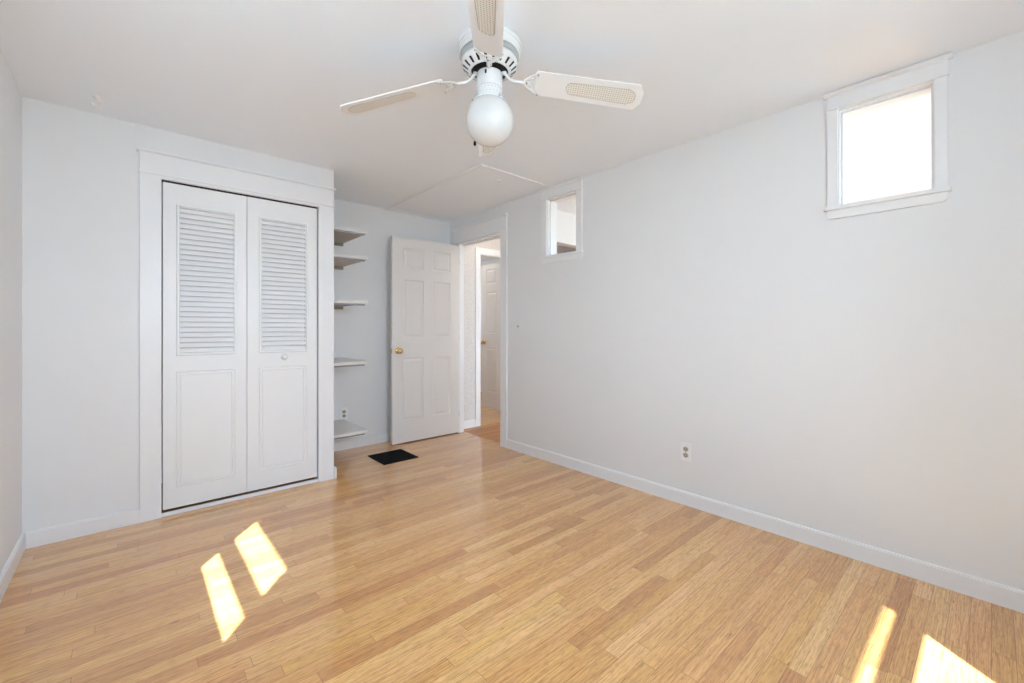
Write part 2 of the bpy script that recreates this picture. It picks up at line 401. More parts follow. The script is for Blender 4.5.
struct(wall('wall_far_left', 0, GX0 - T, GX0, YB + T, GY1 + T, 0, ZC, [], WALL), 'left wall of the room past the hall', 'wall')
# unseen house block added outside the left window to hold back low sky light
nb = empty('sky_blocker_house', (-5.6, 1.4, -0.35), label='plain unseen house block added to dim the left window', cat='house')
m = MB(); m.box((-7.0, -5.0, -0.35), (-4.2, 8.0, 3.6)); m.build('wall', SIDING, nb)
m = MB(); m.prism([(-7.2, 3.6), (-4.0, 3.6), (-5.6, 4.7)], 1, -5.2, 8.2); m.build('roof', DARKMETAL, nb)
# outside ground, plus an unseen eave added to cut the rear sun
struct(boxobj('ground', (-25, -25, -0.45), (30, 30, -0.35), GROUND), 'ground outside the windows', 'ground')
m = MB(); m.box((XL - 0.6, -1.342, 2.35), (XR + T + 0.02, YR - T, 2.43)); m.box((XL - 0.6, -1.352, 2.33), (XR + T + 0.02, -1.342, 2.47))
struct(m.build('sun_blocker_eave', SIDING), 'unseen eave added to cut the sun at the rear window', 'eave')

# ---------------------------------------------------------------- baseboards
BH = 0.085
def bb_prof(t):   # thickness profile: (offset from the wall, z)
    return [(0, 0), (t, 0), (t, BH - 0.008), (t - 0.004, BH - 0.0072), (t - 0.004, BH - 0.005), (t - 0.0035, BH - 0.0025), (t * 0.5, BH), (0, BH)]
def baseboard(name, axis, face, sgn, u0, u1, label, t=0.014, mat=TRIM):
    """runs along the other horizontal axis from u0 to u1; face = wall face, sgn = direction into the room"""
    m = MB(); pts = [(face + sgn * a, z) for a, z in bb_prof(t)]
    if axis == 0: m.prism(pts, 1, u0, u1)
    else: m.prism(pts, 0, u0, u1)
    return struct(m.build(name, mat), label, 'baseboard')
baseboard('baseboard_left', 0, XL, 1, YR, YC, 'white baseboard along the left wall')
baseboard('baseboard_closet', 1, YC, -1, XL + 0.014, 0.040, 'short white baseboard left of the closet')
baseboard('baseboard_alcove', 0, XS, 1, YC - 0.012, YB, 'white baseboard end at the closet corner under the shelves', t=0.016)
baseboard('baseboard_back', 1, YB, -1, XS + 0.016, XR, 'white baseboard under the shelves and behind the door')
baseboard('baseboard_right', 0, XR, -1, YR, DR[0] - 0.095, 'long white baseboard along the right wall')
baseboard('baseboard_rear', 1, YR, 1, XL + 0.014, XR - 0.014, 'white baseboard behind the camera')
baseboard('baseboard_hall', 1, YH, -1, XR + 0.055, 2.975, 'white baseboard under the hall wallpaper')

# ---------------------------------------------------------------- closet casing and bifold doors
m = MB()
yf = YC - 0.016
m.box((0.040, yf, 0), (0.139, YC, 2.056), 0.002); m.box((1.040, yf, 0), (XS - 0.006, YC, 2.056), 0.002)
m.box((0.034, yf - 0.006, 2.052), (XS - 0.001, YC, 2.066), 0.003)          # bead
m.box((0.038, yf - 0.001, 2.064), (XS - 0.004, YC, 2.180), 0.002)          # frieze board
m.prism([(yf - 0.004, 2.176), (yf - 0.016, 2.184), (yf - 0.016, 2.192), (YC, 2.192), (YC, 2.176)], 0, 0.026, XS + 0.004)
m.box((0.139, yf, 2.035), (1.040, YC, 2.056))
struct(m.build('trim_closet', TRIM), 'flat white casing with capped header around the closet', 'door casing')
m = MB(); m.box((0.139, YC - 0.004, 0.0), (1.040, YC + 0.012, 0.022), 0.002)
struct(m.build('trim_closet_sill', TRIM), 'white threshold strip under the folding closet doors', 'threshold')

def mould_ring(m, x0, x1, z0, z1, y, w=0.012, h=0.006, raised=True):
    """picture-frame moulding facing -Y: mitred ring with a triangular section"""
    for (a, b) in (((x0, z0), (x1, z0)), ((x1, z0), (x1, z1)), ((x1, z1), (x0, z1)), ((x0, z1), (x0, z0))):
        pass
    ring = lambda o, yy: [m.bm.verts.new(p) for p in ((x0 + o, yy, z0 + o), (x1 - o, yy, z0 + o), (x1 - o, yy, z1 - o), (x0 + o, yy, z1 - o))]
    R = [ring(0, y), ring(w * 0.35, y - h), ring(w * 0.7, y - h), ring(w, y)]
    for A, B in zip(R, R[1:]):
        for k in range(4): m.bm.faces.new((A[k], A[(k + 1) % 4], B[(k + 1) % 4], B[k]))

def knob(m, c, d, r=0.016, l=0.03, axis=1, sign=-1):
    m.lathe([(0, 0), (r * 1.15, 0), (r * 1.1, 0.003), (r * 0.45, 0.006), (r * 0.4, l * 0.4), (r * 0.9, l * 0.6), (r, l * 0.75), (r * 0.8, l * 0.93), (0, l)], c, 24, axis, sign)

door = empty('door_1', (0.59, YC, 0.0), label='pair of white folding closet doors with louvred tops', cat='closet doors', kind='structure')
YD = YC + 0.004      # front face of the leaves
def bifold_leaf(x0, x1, lx0, lx1):
    z0, z1 = 0.038, 2.024; th = 0.030
    lz0, lz1 = 0.985, 1.885; pz0, pz1 = 0.160, 0.875
    m = MB()
    m.box((x0, YD, z0), (lx0, YD + th, z1)); m.box((lx1, YD, z0), (x1, YD + th, z1))
    m.box((lx0, YD, lz1), (lx1, YD + th, z1)); m.box((lx0, YD, z0), (lx1, YD + th, lz0))
    mould_ring(m, lx0 - 0.018, lx1 + 0.018, lz0 - 0.018, lz1 + 0.018, YD, 0.014, 0.004)
    leaf = m.build('door_leaf', BIFOLD, door)
    m = MB(); mould_ring(m, lx0 - 0.016, lx1 + 0.014, pz0, pz1, YD, 0.009, 0.004)
    mould_ring(m, lx0 + 0.003, lx1 - 0.005, pz0 + 0.020, pz1 - 0.020, YD, 0.007, 0.0035)
    m.build('raised_panel', BIFOLD, leaf)
    m = MB(); n = 28; p = (lz1 - lz0) / n                        # louvre slats, sloping down towards the room
    for k in range(n):
        zc = lz0 + (k + 0.5) * p
        a = (YD + 0.004, zc - p * 0.46); b = (YD + 0.014, zc + p * 0.27)
        dy, dz = b[0] - a[0], b[1] - a[1]; L = math.hypot(dy, dz); ny, nz = -dz / L * 0.0030, dy / L * 0.0030
        m.prism([(a[0] - ny, a[1] - nz), (b[0] - ny, b[1] - nz), (b[0] + ny, b[1] + nz), (a[0] + ny, a[1] + nz)], 0, lx0 - 0.004, lx1 + 0.004)
    m.box((lx0, YD + 0.0262, lz0), (lx1, YD + 0.0285, lz1))
    m.build('louver_panel', BIFOLD, leaf)
    return leaf
bifold_leaf(0.1455, 0.5835, 0.227, 0.509)
lf = bifold_leaf(0.5865, 1.0325, 0.672, 0.952)
m = MB(); knob(m, (0.814, YD, 0.935), 0, 0.019, 0.028); tag(m.build('knob', PLASTIC, lf), 'small round white knob')
boxobj('shaded_door_track', (0.142, YC + 0.004, 2.0285), (1.037, YC + 0.034, 2.035), BLACK, door)  # black colour paints in the dark of the gap above the leaves

# ---------------------------------------------------------------- six-panel doors
def sixpanel(name, w, h, th, mat, parts_at, label, cat='door', brass=True):
    """door leaf in local coordinates: width along +X from the knob edge (0) to the hinge edge (w), front face y=0 (room side), back y=th"""
    root = empty(name, parts_at, label=label, cat=cat, kind='structure')
    ox, oy, oz = root.location
    s = w / 0.775
    cols = [(0.115 * s, 0.345 * s), (0.445 * s, 0.665 * s)]
    rows = [(0.218, 0.835), (1.030, 1.610), (1.720, 1.925)]
    m = MB()
    # front and back skins built from a grid, sunk mouldings per panel, raised centre field
    us = sorted({0, w, *[c for q in cols for c in q]}); zs = sorted({0, h, *[c for q in rows for c in q]})
    for (y, sg) in ((0, 1), (th, -1)):
        for i in range(len(us) - 1):
            for j in range(len(zs) - 1):
                a, b, c, d = us[i], us[i + 1], zs[j], zs[j + 1]
                inset = any(abs(a - q[0]) < 1e-6 for q in cols) and any(abs(c - q[0]) < 1e-6 for q in rows)
                P = lambda u, z, dy: m.bm.verts.new((ox + u, oy + y + sg * dy, oz + z))
                if not inset:
                    m.bm.faces.new([P(a, c, 0), P(b, c, 0), P(b, d, 0), P(a, d, 0)])
                else:
                    R = []
                    for o, dy in ((0, 0), (0.010, 0.007), (0.018, 0.007), (0.034, 0.001)):
                        R.append([P(a + o, c + o, dy), P(b - o, c + o, dy), P(b - o, d - o, dy), P(a + o, d - o, dy)])
                    for A, B in zip(R, R[1:]):
                        for k in range(4): m.bm.faces.new((A[k], A[(k + 1) % 4], B[(k + 1) % 4], B[k]))
                    m.bm.faces.new(R[-1])
    for (p, q) in (((0, 0), (w, 0)), ((w, 0), (w, h)), ((w, h), (0, h)), ((0, h), (0, 0))):
        m.bm.faces.new([m.bm.verts.new((ox + a, oy + y, oz + z)) for (a, z), y in ((p, 0), (q, 0), (q, th), (p, th))])
    bmesh.ops.remove_doubles(m.bm, verts=m.bm.verts, dist=1e-5)
    m.build('door_leaf', mat, root)
    kz = 0.908; kx = 0.060
    prof = [(0.0, 0), (0.032, 0), (0.031, 0.004), (0.022, 0.007), (0.012, 0.010), (0.011, 0.026), (0.020, 0.034), (0.027, 0.044), (0.0275, 0.052), (0.023, 0.060), (0.012, 0.064), (0, 0.065)]
    for y, sg in ((0, -1), (th, 1)):
        k = MB(); k.lathe([(r, a) for r, a in prof], (ox + kx, oy + y, oz + kz), 28, 1, sg); tag(k.build('knob', BRASS, root), 'round brass knob')
    k = MB(); k.box((ox - 0.0015, oy + th / 2 - 0.012, oz + kz - 0.029), (ox + 0.001, oy + th / 2 + 0.012, oz + kz + 0.029), 0.0)
    k.box((ox - 0.012, oy + th / 2 - 0.007, oz + kz - 0.009), (ox, oy + th / 2 + 0.007, oz + kz + 0.009), 0.002); k.build('latch', BRASS if brass else LATCHM, root)
    for hz in (0.18, 1.0, 1.82):
        k = MB(); k.tube([(ox + w + 0.004, oy + 0.0, oz + hz), (ox + w + 0.004, oy + 0.0, oz + hz + 0.09)], 0.005, 10)
        k.box((ox + w - 0.002, oy + 0.002, oz + hz + 0.002), (ox + w + 0.004, oy + 0.018, oz + hz + 0.088)); k.build('hinge', TRIM, root)
    return root
d1 = sixpanel('door_2', 0.778, 2.022, 0.035, LEAF, (1.892, 3.868, 0.010), 'white six-panel door with brass knob standing open against the back wall')

# doorway jambs and casing (right wall)
m = MB()
jy0, jy1, jz = DR[0], DR[1], DR[3]
x0, x1 = XR - 0.002, XR + 0.052
m.box((x0, jy0 - 0.0, 0), (x1, jy0 + 0.004, jz)); m.box((x0, jy1 - 0.004, 0), (x1, jy1, jz)); m.box((x0, jy0, jz - 0.010), (XR + T + 0.002, jy1, jz))
m.box((XR + 0.036, jy0 + 0.004, jz - 0.022), (x1, jy1 - 0.004, jz - 0.010)); 
struct(m.build('trim_door_jamb', TRIM), 'white jamb lining the doorway to the hall', 'door jamb')
def casing_x(m, ya, yb, zb, zt, side_w, legs=True, x=XR, head=0.12, sill=None):
    """casing on the right wall: side boards, bead, frieze board, cap; opening ya..yb, zb..zt"""
    X = lambda d: x - d
    lo = zb
    m.box((X(0.014), ya - side_w, lo), (X(0), ya, zt), 0.002); m.box((X(0.014), yb, lo), (X(0), yb + side_w, zt), 0.002)
    m.box((X(0.020), ya - side_w - 0.006, zt), (X(0), yb + side_w + 0.006, zt + 0.012), 0.003)
    m.box((X(0.015), ya - side_w - 0.001, zt + 0.010), (X(0), yb + side_w + 0.001, zt + head), 0.0015)
    pts = [(X(0), zt + head - 0.002), (X(0.016), zt + head - 0.002), (X(0.030), zt + head + 0.010), (X(0.030), zt + head + 0.018), (X(0), zt + head + 0.018)]
    m.prism(pts, 1, ya - side_w - 0.012, min(yb + side_w + 0.012, YB - 0.001))
m = MB(); casing_x(m, jy0, jy1, 0, jz + 0.008, 0.090, head=0.137)
struct(m.build('trim_doorway', TRIM), 'flat white casing with capped header around the doorway', 'door casing')
# casing inside the hall
# hall doorway casing (faces -Y)
m = MB(); hx0, hx1 = 3.045, 3.80
m.box((hx0 - 0.068, YH - 0.016, 0), (hx0, YH, 2.075), 0.002); m.box((hx1, YH - 0.016, 0), (hx1 + 0.068, YH, 2.075), 0.002)
m.box((hx0, YH - 0.016, 2.0), (hx1, YH, 2.075), 0.002)
m.box((hx0, YH, 0), (hx0 + 0.012, YH + T, 2.0)); m.box((hx1 - 0.012, YH, 0), (hx1, YH + T, 2.0)); m.box((hx0 + 0.012, YH, 1.995), (hx1 - 0.012, YH + T, 2.01))
struct(m.build('trim_hall_doorway', TRIM), 'bright white casing of the far doorway in the hall', 'door casing')
struct(boxobj('trim_hall_threshold', (hx0 + 0.012, YH + 0.0, 0), (hx1 - 0.012, YH + 0.05, 0.004), OAK), 'pale threshold strip in the far doorway', 'threshold')
struct(boxobj('trim_threshold', (XR + 0.03, DR[0] + 0.004, 0), (XR + 0.055, DR[1] - 0.004, 0.003), OAK), 'thin oak strip where the bedroom floor meets the hall', 'threshold')
d2 = sixpanel('door_3', 0.730, 1.995, 0.035, LEAF, (3.735, 4.850, 0.030), 'white six-panel door seen through the doorway, standing open past the hall', brass=False)
d2.rotation_euler = (0, 0, -PI / 2)      # leaf runs from (x, 4.85) back towards the hall, front faces -X

# ---------------------------------------------------------------- high interior windows in the right wall
def transom(name, op, side_w, head, label, inner):
    ya, yb, za, zb = op
    root = empty(name, (XR, (ya + yb) / 2, za), label=label, cat='window', kind='structure')
    m = MB()
    m.box((XR - 0.014, ya - side_w, za - 0.006), (XR, ya, zb), 0.0015); m.box((XR - 0.014, yb, za - 0.006), (XR, yb + side_w, zb), 0.0015)
    m.box((XR - 0.020, ya - side_w - 0.005, zb), (XR, yb + side_w + 0.005, zb + 0.011), 0.003)
    m.box((XR - 0.015, ya - side_w, zb + 0.010), (XR, yb + side_w, zb + head), 0.001)
    h = zb + head
    m.prism([(XR, h - 0.002), (XR - 0.018, h - 0.002), (XR - 0.036, h + 0.008), (XR - 0.036, h + 0.014), (XR, h + 0.014)], 1, ya - side_w - 0.015, yb + side_w + 0.015)
    m.build('window_casing', TRIM, root)
    m = MB()
    m.box((XR - 0.001, ya, za), (XR + T, ya + 0.006, zb)); m.box((XR - 0.001, yb - 0.006, za), (XR + T, yb, zb))
    m.box((XR - 0.001, ya + 0.006, zb - 0.007), (XR + T, yb - 0.006, zb)); m.box((XR - 0.001, ya + 0.006, za), (XR + T, yb - 0.006, za + 0.004))
    for q in (0.030,):   # stop bead that holds the pane
        m.box((XR + q, yb - 0.014, za + 0.004), (XR + q + 0.012, yb - 0.006, zb - 0.007)); m.box((XR + q, ya + 0.006, za + 0.004), (XR + q + 0.012, ya + 0.012, zb - 0.007))
        m.box((XR + q, ya + 0.012, zb - 0.015), (XR + q + 0.012, yb - 0.014, zb - 0.007))
    m.build('window_frame', TRIM, root)
    boxobj('pane', (XR + 0.044, ya + 0.006, za + 0.004), (XR + 0.047, yb - 0.006, zb - 0.007), GLASS, root)
    m = MB(); m.box((XR - 0.030, ya - side_w - 0.012, za - 0.020), (XR + 0.028, yb + side_w + 0.012, za - 0.000), 0.003)
    m2 = [(ya - side_w + 0.0, za - 0.020), (yb + side_w - 0.0, za - 0.020), (yb + side_w, za - 0.045), (yb + side_w - 0.004, za - 0.055), (yb + side_w - 0.016, za - 0.062),
          (ya - side_w + 0.016, za - 0.062), (ya - side_w + 0.004, za - 0.055), (ya - side_w, za - 0.045)]
    m.prism(m2, 0, XR - 0.014, XR)
    m.build('window_sill', TRIM, root)
transom('window_1', TR1, 0.043, 0.072, 'larger high interior window near the right edge of the photo', True)
transom('window_2', TR2, 0.057, 0.070, 'smaller high interior window near the doorway', True)

# ---------------------------------------------------------------- outside windows (behind and left of the camera)
def frame_y(m, xa, xb, za, zb, y0, y1, w=0.03):
    m.box((xa - w, y0, za - w), (xa, y1, zb + w)); m.box((xb, y0, za - w), (xb + w, y1, zb + w))
    m.box((xa, y0, zb), (xb, y1, zb + w)); m.box((xa, y0, za - w), (xb, y1, za))
rw = empty('window_3', (0.73, YR, 1.02), label='wide sash window behind the camera', cat='window', kind='structure')
m = MB(); xa, xb, za, zb = 0.0, 1.46, 1.02, 2.10
m.box((xa - 0.09, YR, za - 0.1), (xa, YR + 0.015, zb + 0.12)); m.box((xb, YR, za - 0.1), (xb + 0.09, YR + 0.015, zb + 0.12)); m.box((xa, YR, zb), (xb, YR + 0.015, zb + 0.12)); m.box((xa, YR, za - 0.1), (xb, YR + 0.015, za))
m.build('window_casing', TRIM, rw)
m = MB(); m.box((xa, YR - 0.08, 1.469), (xb, YR - 0.05, 1.571), 0.004)
m.box((0.71, YR - 0.08, za), (0.75, YR - 0.05, zb)); m.build('sash_rail', TRIM, rw)
boxobj('pane', (xa, YR - 0.068, za), (xb, YR - 0.064, zb), GLASS, rw)
lw = empty('window_4', (XL, 1.275, 1.172), label='small high sash window in the left wall', cat='window', kind='structure')
m = MB(); ya, yb, za, zb = 0.865, 1.685, 1.172, 1.94
m.box((XL, ya - 0.08, za - 0.08), (XL + 0.015, ya, zb + 0.1)); m.box((XL, yb, za - 0.08), (XL + 0.015, yb + 0.08, zb + 0.1)); m.box((XL, ya, zb), (XL + 0.015, yb, zb + 0.1)); m.box((XL, ya, za - 0.08), (XL + 0.015, yb, za))
m.build('window_casing', TRIM, lw)
m = MB(); m.box((XL - 0.08, ya, 1.477), (XL - 0.05, yb, 1.589), 0.004); m.build('sash_rail', TRIM, lw)
boxobj('pane', (XL - 0.068, ya, za), (XL - 0.064, yb, zb), GLASS, lw)
aw = empty('window_5', (4.15, YR, 0.70), label='unseen wide window added to light the adjoining room', cat='window', kind='structure')  # out of view, added to brighten the room behind the high windows
m = MB(); frame_y(m, 3.33, 4.97, 0.73, 2.12, YR - 0.08, YR - 0.04); m.box((4.13, YR - 0.08, 0.73), (4.17, YR - 0.04, 2.12)); m.build('window_frame', TRIM, aw)
boxobj('pane', (3.33, YR - 0.062, 0.73), (4.97, YR - 0.058, 2.12), GLASS, aw)
fw = empty('window_6', (4.3, GY1, 1.2), label='unseen window added to light the room past the hall', cat='window', kind='structure')  # out of view, added to let some light into the far room
m = MB(); frame_y(m, 4.13, 4.47, 1.23, 1.77, GY1 + 0.04, GY1 + 0.08); m.build('window_frame', TRIM, fw)
boxobj('pane', (4.13, GY1 + 0.058, 1.23), (4.47, GY1 + 0.062, 1.77), GLASS, fw)

# ---------------------------------------------------------------- corner shelves on the closet side wall
SX1, SY0 = 1.492, 3.505
shelf_defs = [(1.958, 'topmost white corner shelf beside the closet, highest of five'),
              (1.738, 'second white corner shelf from the top beside the closet'),
              (1.366, 'middle white corner shelf, third of five, above door-knob height'),
              (0.862, 'fourth white corner shelf down, its top just visible below eye level'),
              (0.283, 'lowest white corner shelf, just above the baseboard and wall outlet')]
def make_shelf(zt, label):
    root = empty('wall_shelf', (XS, YB, zt), label=label, cat='shelf', group='white shelves in the corner alcove')
    th = 0.025
    m = MB(); ch = 0.006
    m.prism([(XS + 0.001, SY0), (SX1 - ch, SY0), (SX1, SY0 + ch), (SX1, YB - 0.001), (XS + 0.001, YB - 0.001)], 2, zt - th, zt, bevel=0.002)
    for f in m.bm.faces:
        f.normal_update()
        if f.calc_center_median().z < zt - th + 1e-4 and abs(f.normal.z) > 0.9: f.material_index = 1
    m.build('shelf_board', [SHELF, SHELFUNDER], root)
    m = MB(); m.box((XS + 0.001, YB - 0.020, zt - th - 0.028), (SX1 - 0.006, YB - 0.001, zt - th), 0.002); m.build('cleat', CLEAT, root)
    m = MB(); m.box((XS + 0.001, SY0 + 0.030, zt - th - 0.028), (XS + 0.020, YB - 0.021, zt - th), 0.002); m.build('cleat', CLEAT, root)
    m = MB(); m.box((XS + 0.021, SY0 + 0.012, zt - th - 0.014), (SX1 - 0.020, SY0 + 0.028, zt - th), 0.002); tag(m.build('apron_cleat', CLEAT_SHADE, root), 'apron cleat under the front edge, coloured as if in shadow')  # front cleat under the board, shade painted into its colour
    return root
for zt, lab in shelf_defs: make_shelf(zt, lab)

# ---------------------------------------------------------------- outlets and switch
def receptacle(m, c, axis, sgn, d0):
    """socket face: rounded face plus slots; c = (u, z) centre, axis = normal axis"""
def plate_part(axis, face, sgn, u, z, hw, hh, t):
    m = MB()
    pts = []
    r = 0.006
    for (cx, cz, a0) in ((u + hw - r, z + hh - r, 0), (u - hw + r, z + hh - r, 90), (u - hw + r, z - hh + r, 180), (u + hw - r, z - hh + r, 270)):
        for k in range(4):
            a = math.radians(a0 + 30 * k); pts.append((cx + r * math.cos(a), cz + r * math.sin(a)))
    m.prism(pts, axis, face, face + sgn * t, bevel=0.0015)
    return m
def outlet(axis, face, sgn, u, z, label, sock=SOCKET):
    loc = (face, u, z - 0.057) if axis == 0 else (u, face, z - 0.057)
    root = empty('power_outlet', loc, label=label, cat='outlet')
    plate_part(axis, face, sgn, u, z, 0.035, 0.057, 0.006).build('cover_plate', PLASTIC, root)
    for dz in (0.0195, -0.0195):
        m = MB(); pts = []
        for k in range(24):
            a = 2 * PI * k / 24; pts.append((u + max(-0.0165, min(0.0165, 0.0185 * math.cos(a))), z + dz + 0.0148 * math.sin(a)))
        m.prism(pts, axis, face + sgn * 0.005, face + sgn * 0.008, 0)
        def slot(du, dzz, hw, hh):
            a, b = face + sgn * 0.0078, face + sgn * 0.0086
            if axis == 0: m.box((a, u + du - hw, z + dz + dzz - hh), (b, u + du + hw, z + dz + dzz + hh), mi=1)
            else: m.box((u + du - hw, a, z + dz + dzz - hh), (u + du + hw, b, z + dz + dzz + hh), mi=1)
        slot(-0.0065, 0.003, 0.0012, 0.0045); slot(0.0065, 0.003, 0.0012, 0.0038); slot(0, -0.0085, 0.0026, 0.0026)
        m.build('socket', [sock, BLACK], root)
    m = MB(); m.lathe([(0, 0), (0.0032, 0), (0.0025, 0.0018), (0, 0.002)], ((face + sgn * 0.006, u, z) if axis == 0 else (u, face + sgn * 0.006, z)), 12, axis, sgn)
    m.build('screw', CHROME, root)
outlet(0, XR, -1, 1.322, 0.340, 'white wall outlet low on the long right wall')
outlet(1, YB, -1, 1.497, 0.335, 'wall outlet with beige sockets low behind the lowest corner shelf')
sw = empty('light_switch', (XR, 2.922, 1.10), label='small white light switch right of the doorway', cat='light switch')
plate_part(0, XR, -1, 2.922, 1.150, 0.035, 0.057, 0.005).build('cover_plate', WALL, sw)
m = MB(); m.prism([(XR - 0.005, 1.160), (XR - 0.016, 1.164), (XR - 0.015, 1.156), (XR - 0.005, 1.145)], 1, 2.917, 2.927); tag(m.build('toggle', CLEAT, sw), 'dark toggle lever')
for dz in (0.03, -0.03):
    m = MB(); m.lathe([(0, 0), (0.003, 0), (0.002, 0.0018), (0, 0.002)], (XR - 0.005, 2.922, 1.15 + dz), 10, 0, -1); m.build('screw', CHROME, sw)

# ---------------------------------------------------------------- floor register
fr = empty('floor_register', (1.735, 3.535, 0.0), label='black metal floor vent in front of the shelves', cat='floor vent')
m = MB(); a, b, c, d = 1.575, 1.897, 3.372, 3.708; wdt = 0.028
m.box((a, c, 0), (b, c + wdt, 0.006), 0.002); m.box((a, d - wdt, 0), (b, d, 0.006), 0.002); m.box((a, c + wdt, 0), (a + wdt, d - wdt, 0.006), 0.002); m.box((b - wdt, c + wdt, 0), (b, d - wdt, 0.006), 0.002)
m.build('vent_frame', DARKMETAL, fr)
m = MB(); n = 16
for k in range(n):
    x = a + wdt + (b - a - 2 * wdt) * (k + 0.5) / n; m.box((x - 0.0035, c + wdt, 0.0012), (x + 0.0035, d - wdt, 0.0048))
for k in range(1, 8):
    y = c + wdt + (d - c - 2 * wdt) * k / 8; m.box((a + wdt, y - 0.003, 0.0012), (b - wdt, y + 0.003, 0.0045))
m.build('vent_grille', DARKMETAL, fr)
m = MB(); m.box((a + 0.01, c + 0.01, 0.0002), (b - 0.01, d - 0.01, 0.001)); m.build('vent_damper', BLACK, fr)

# ---------------------------------------------------------------- ceiling: attic hatch, hook, small cap
ah = empty('attic_hatch', (2.28, 3.25, ZC), label='flat white ceiling panel edged with thin trim above the doorway', cat='ceiling hatch')
boxobj('hatch_panel', (1.915, 2.490, ZC - 0.004), (XR - 0.001, YB - 0.001, ZC - 0.0003), CEIL, ah)
m = MB(); m.box((1.903, 2.478, ZC - 0.012), (1.925, YB - 0.001, ZC - 0.0003), 0.002); m.build('hatch_trim', TRIM, ah)
m = MB(); m.box((1.925, 2.478, ZC - 0.012), (2.545, 2.498, ZC - 0.0003), 0.002); m.build('hatch_trim', TRIM, ah)
m = MB(); m.box((1.925, YB - 0.05, ZC - 0.010), (XR - 0.001, YB - 0.001, ZC - 0.004), 0.002); m.build('hatch_trim', CEIL, ah)

cc = empty('ceiling_rosette', (2.233, 2.672, ZC), label='tiny round white cap on the ceiling panel', cat='ceiling cap')
m = MB(); m.lathe([(0, 0.004), (0.020, 0.004), (0.020, 0.008), (0.014, 0.013), (0.008, 0.015), (0, 0.016)], (2.233, 2.672, ZC), 24, 2, -1); m.build('cap_disc', PLASTIC, cc)
m = MB(); m.tube([(2.233, 2.672, ZC - 0.015), (2.233, 2.672, ZC - 0.024), (2.243, 2.672, ZC - 0.027)], 0.0025, 8); m.build('cap_pin', PLASTIC, cc)

hk = empty('ceiling_hook', (-0.130, 3.085, ZC), label='small white swag hook in the ceiling at the far left', cat='hook')
m = MB(); m.lathe([(0, 0), (0.019, 0), (0.018, 0.004), (0.008, 0.008), (0.006, 0.014), (0, 0.015)], (-0.130, 3.085, ZC), 24, 2, -1); m.build('hook_base', PLASTIC, hk)
pts = [(-0.130, 3.085, ZC - 0.012)]
for k in range(13):
    a = math.radians(90 - 22 * k); pts.append((-0.130 + 0.017 * math.cos(a), 3.085 - 0.004 * math.cos(a), ZC - 0.035 + 0.017 * math.sin(a)))
m = MB(); m.tube(pts, 0.0035, 8); m.build('hook_wire', PLASTIC, hk)

# ---------------------------------------------------------------- ceiling fan
FX, FY = 1.134, 1.417
fan = empty('ceiling_fan', (FX, FY, ZC), label='white four-blade ceiling fan with cane inset blades and globe light', cat='ceiling fan')
FC = (FX, FY, 0)
m = MB(); m.lathe([(0, ZC - 0.0005), (0.132, ZC - 0.0005), (0.134, ZC - 0.004), (0.134, ZC - 0.014), (0.129, ZC - 0.017), (0.132, ZC - 0.020), (0.132, ZC - 0.031), (0.127, ZC - 0.034), (0.129, ZC - 0.037), (0.129, ZC - 0.046), (0.124, ZC - 0.049), (0, ZC - 0.049)], FC, 96)
m.build('canopy', FANWHITE, fan)
m = MB(); m.lathe([(0, ZC - 0.048), (0.1235, ZC - 0.048), (0.1190, ZC - 0.076), (0, ZC - 0.076)], FC, 96); tag(m.build('grille_band', GREYBAND, fan), 'grey perforated band')
m = MB()
prof = [(0.0, ZC - 0.075), (0.1195, ZC - 0.075), (0.1195, ZC - 0.084), (0.1165, ZC - 0.092), (0.112, ZC - 0.0975), (0.091, ZC - 0.114), (0.083, ZC - 0.119), (0.078, ZC - 0.1175), (0.078, ZC - 0.095), (0, ZC - 0.095)]
n = 120; m.lathe(prof, FC, n)
m.bm.faces.ensure_lookup_table(); slots = []
for f in m.bm.faces:
    c = f.calc_center_median(); r = math.hypot(c.x - FX, c.y - FY); a = math.atan2(c.y - FY, c.x - FX) % (2 * PI)
    k = int(a / (2 * PI / n)) % n
    if ZC - 0.114 < c.z < ZC - 0.0965 and r > 0.091 and k % 6 in (1, 2): slots.append(f)
res = bmesh.ops.inset_region(m.bm, faces=slots, thickness=0.0004, depth=0.0)
ex = bmesh.ops.extrude_face_region(m.bm, geom=slots)
vs = {v for g in ex['geom'] if isinstance(g, bmesh.types.BMVert) for v in [g]}
for v in vs:
    d = Vector((FX, FY, ZC - 0.05)) - v.co; v.co += d.normalized() * 0.010
for g in ex['geom']:
    if isinstance(g, bmesh.types.BMFace): g.material_index = 1
for f in slots:
    if f.is_valid: f.material_index = 1
m.build('motor_housing', [FANWHITE, BLACK], fan)
m = MB(); m.lathe([(0, ZC - 0.094), (0.077, ZC - 0.094), (0.077, ZC - 0.112), (0.050, ZC - 0.116), (0, ZC - 0.116)], FC, 48); tag(m.build('flywheel', BLACK, fan), 'black flywheel under the motor')
m = MB(); m.lathe([(0, 2.222), (0.030, 2.222), (0.030, 2.214), (0.0525, 2.212), (0.0545, 2.208), (0.0545, 2.153), (0.052, 2.149), (0, 2.149)], FC, 48); 
sw_ = m.build('switch_housing', FANWHITE, fan)
A0 = math.atan2(-FY, -FX)
m = MB()
pd = Vector((math.cos(A0 - 0.30), math.sin(A0 - 0.30), 0)); ps = Vector((-pd.y, pd.x, 0)); p0 = Vector((FX, FY, 0)) + pd * 0.0545
m.box(p0 + Vector((-0.003, -0.003, 2.186)), p0 + Vector((0.003, 0.003, 2.201)), 0.001); m.build('switch_slot', BLACK, sw_)
m = MB(); m.lathe([(0, 2.150), (0.049, 2.150), (0.053, 2.146), (0.0555, 2.138), (0.0555, 2.110), (0.060, 2.104), (0.0625, 2.098), (0.0625, 2.093), (0.058, 2.090), (0, 2.090)], FC, 64)
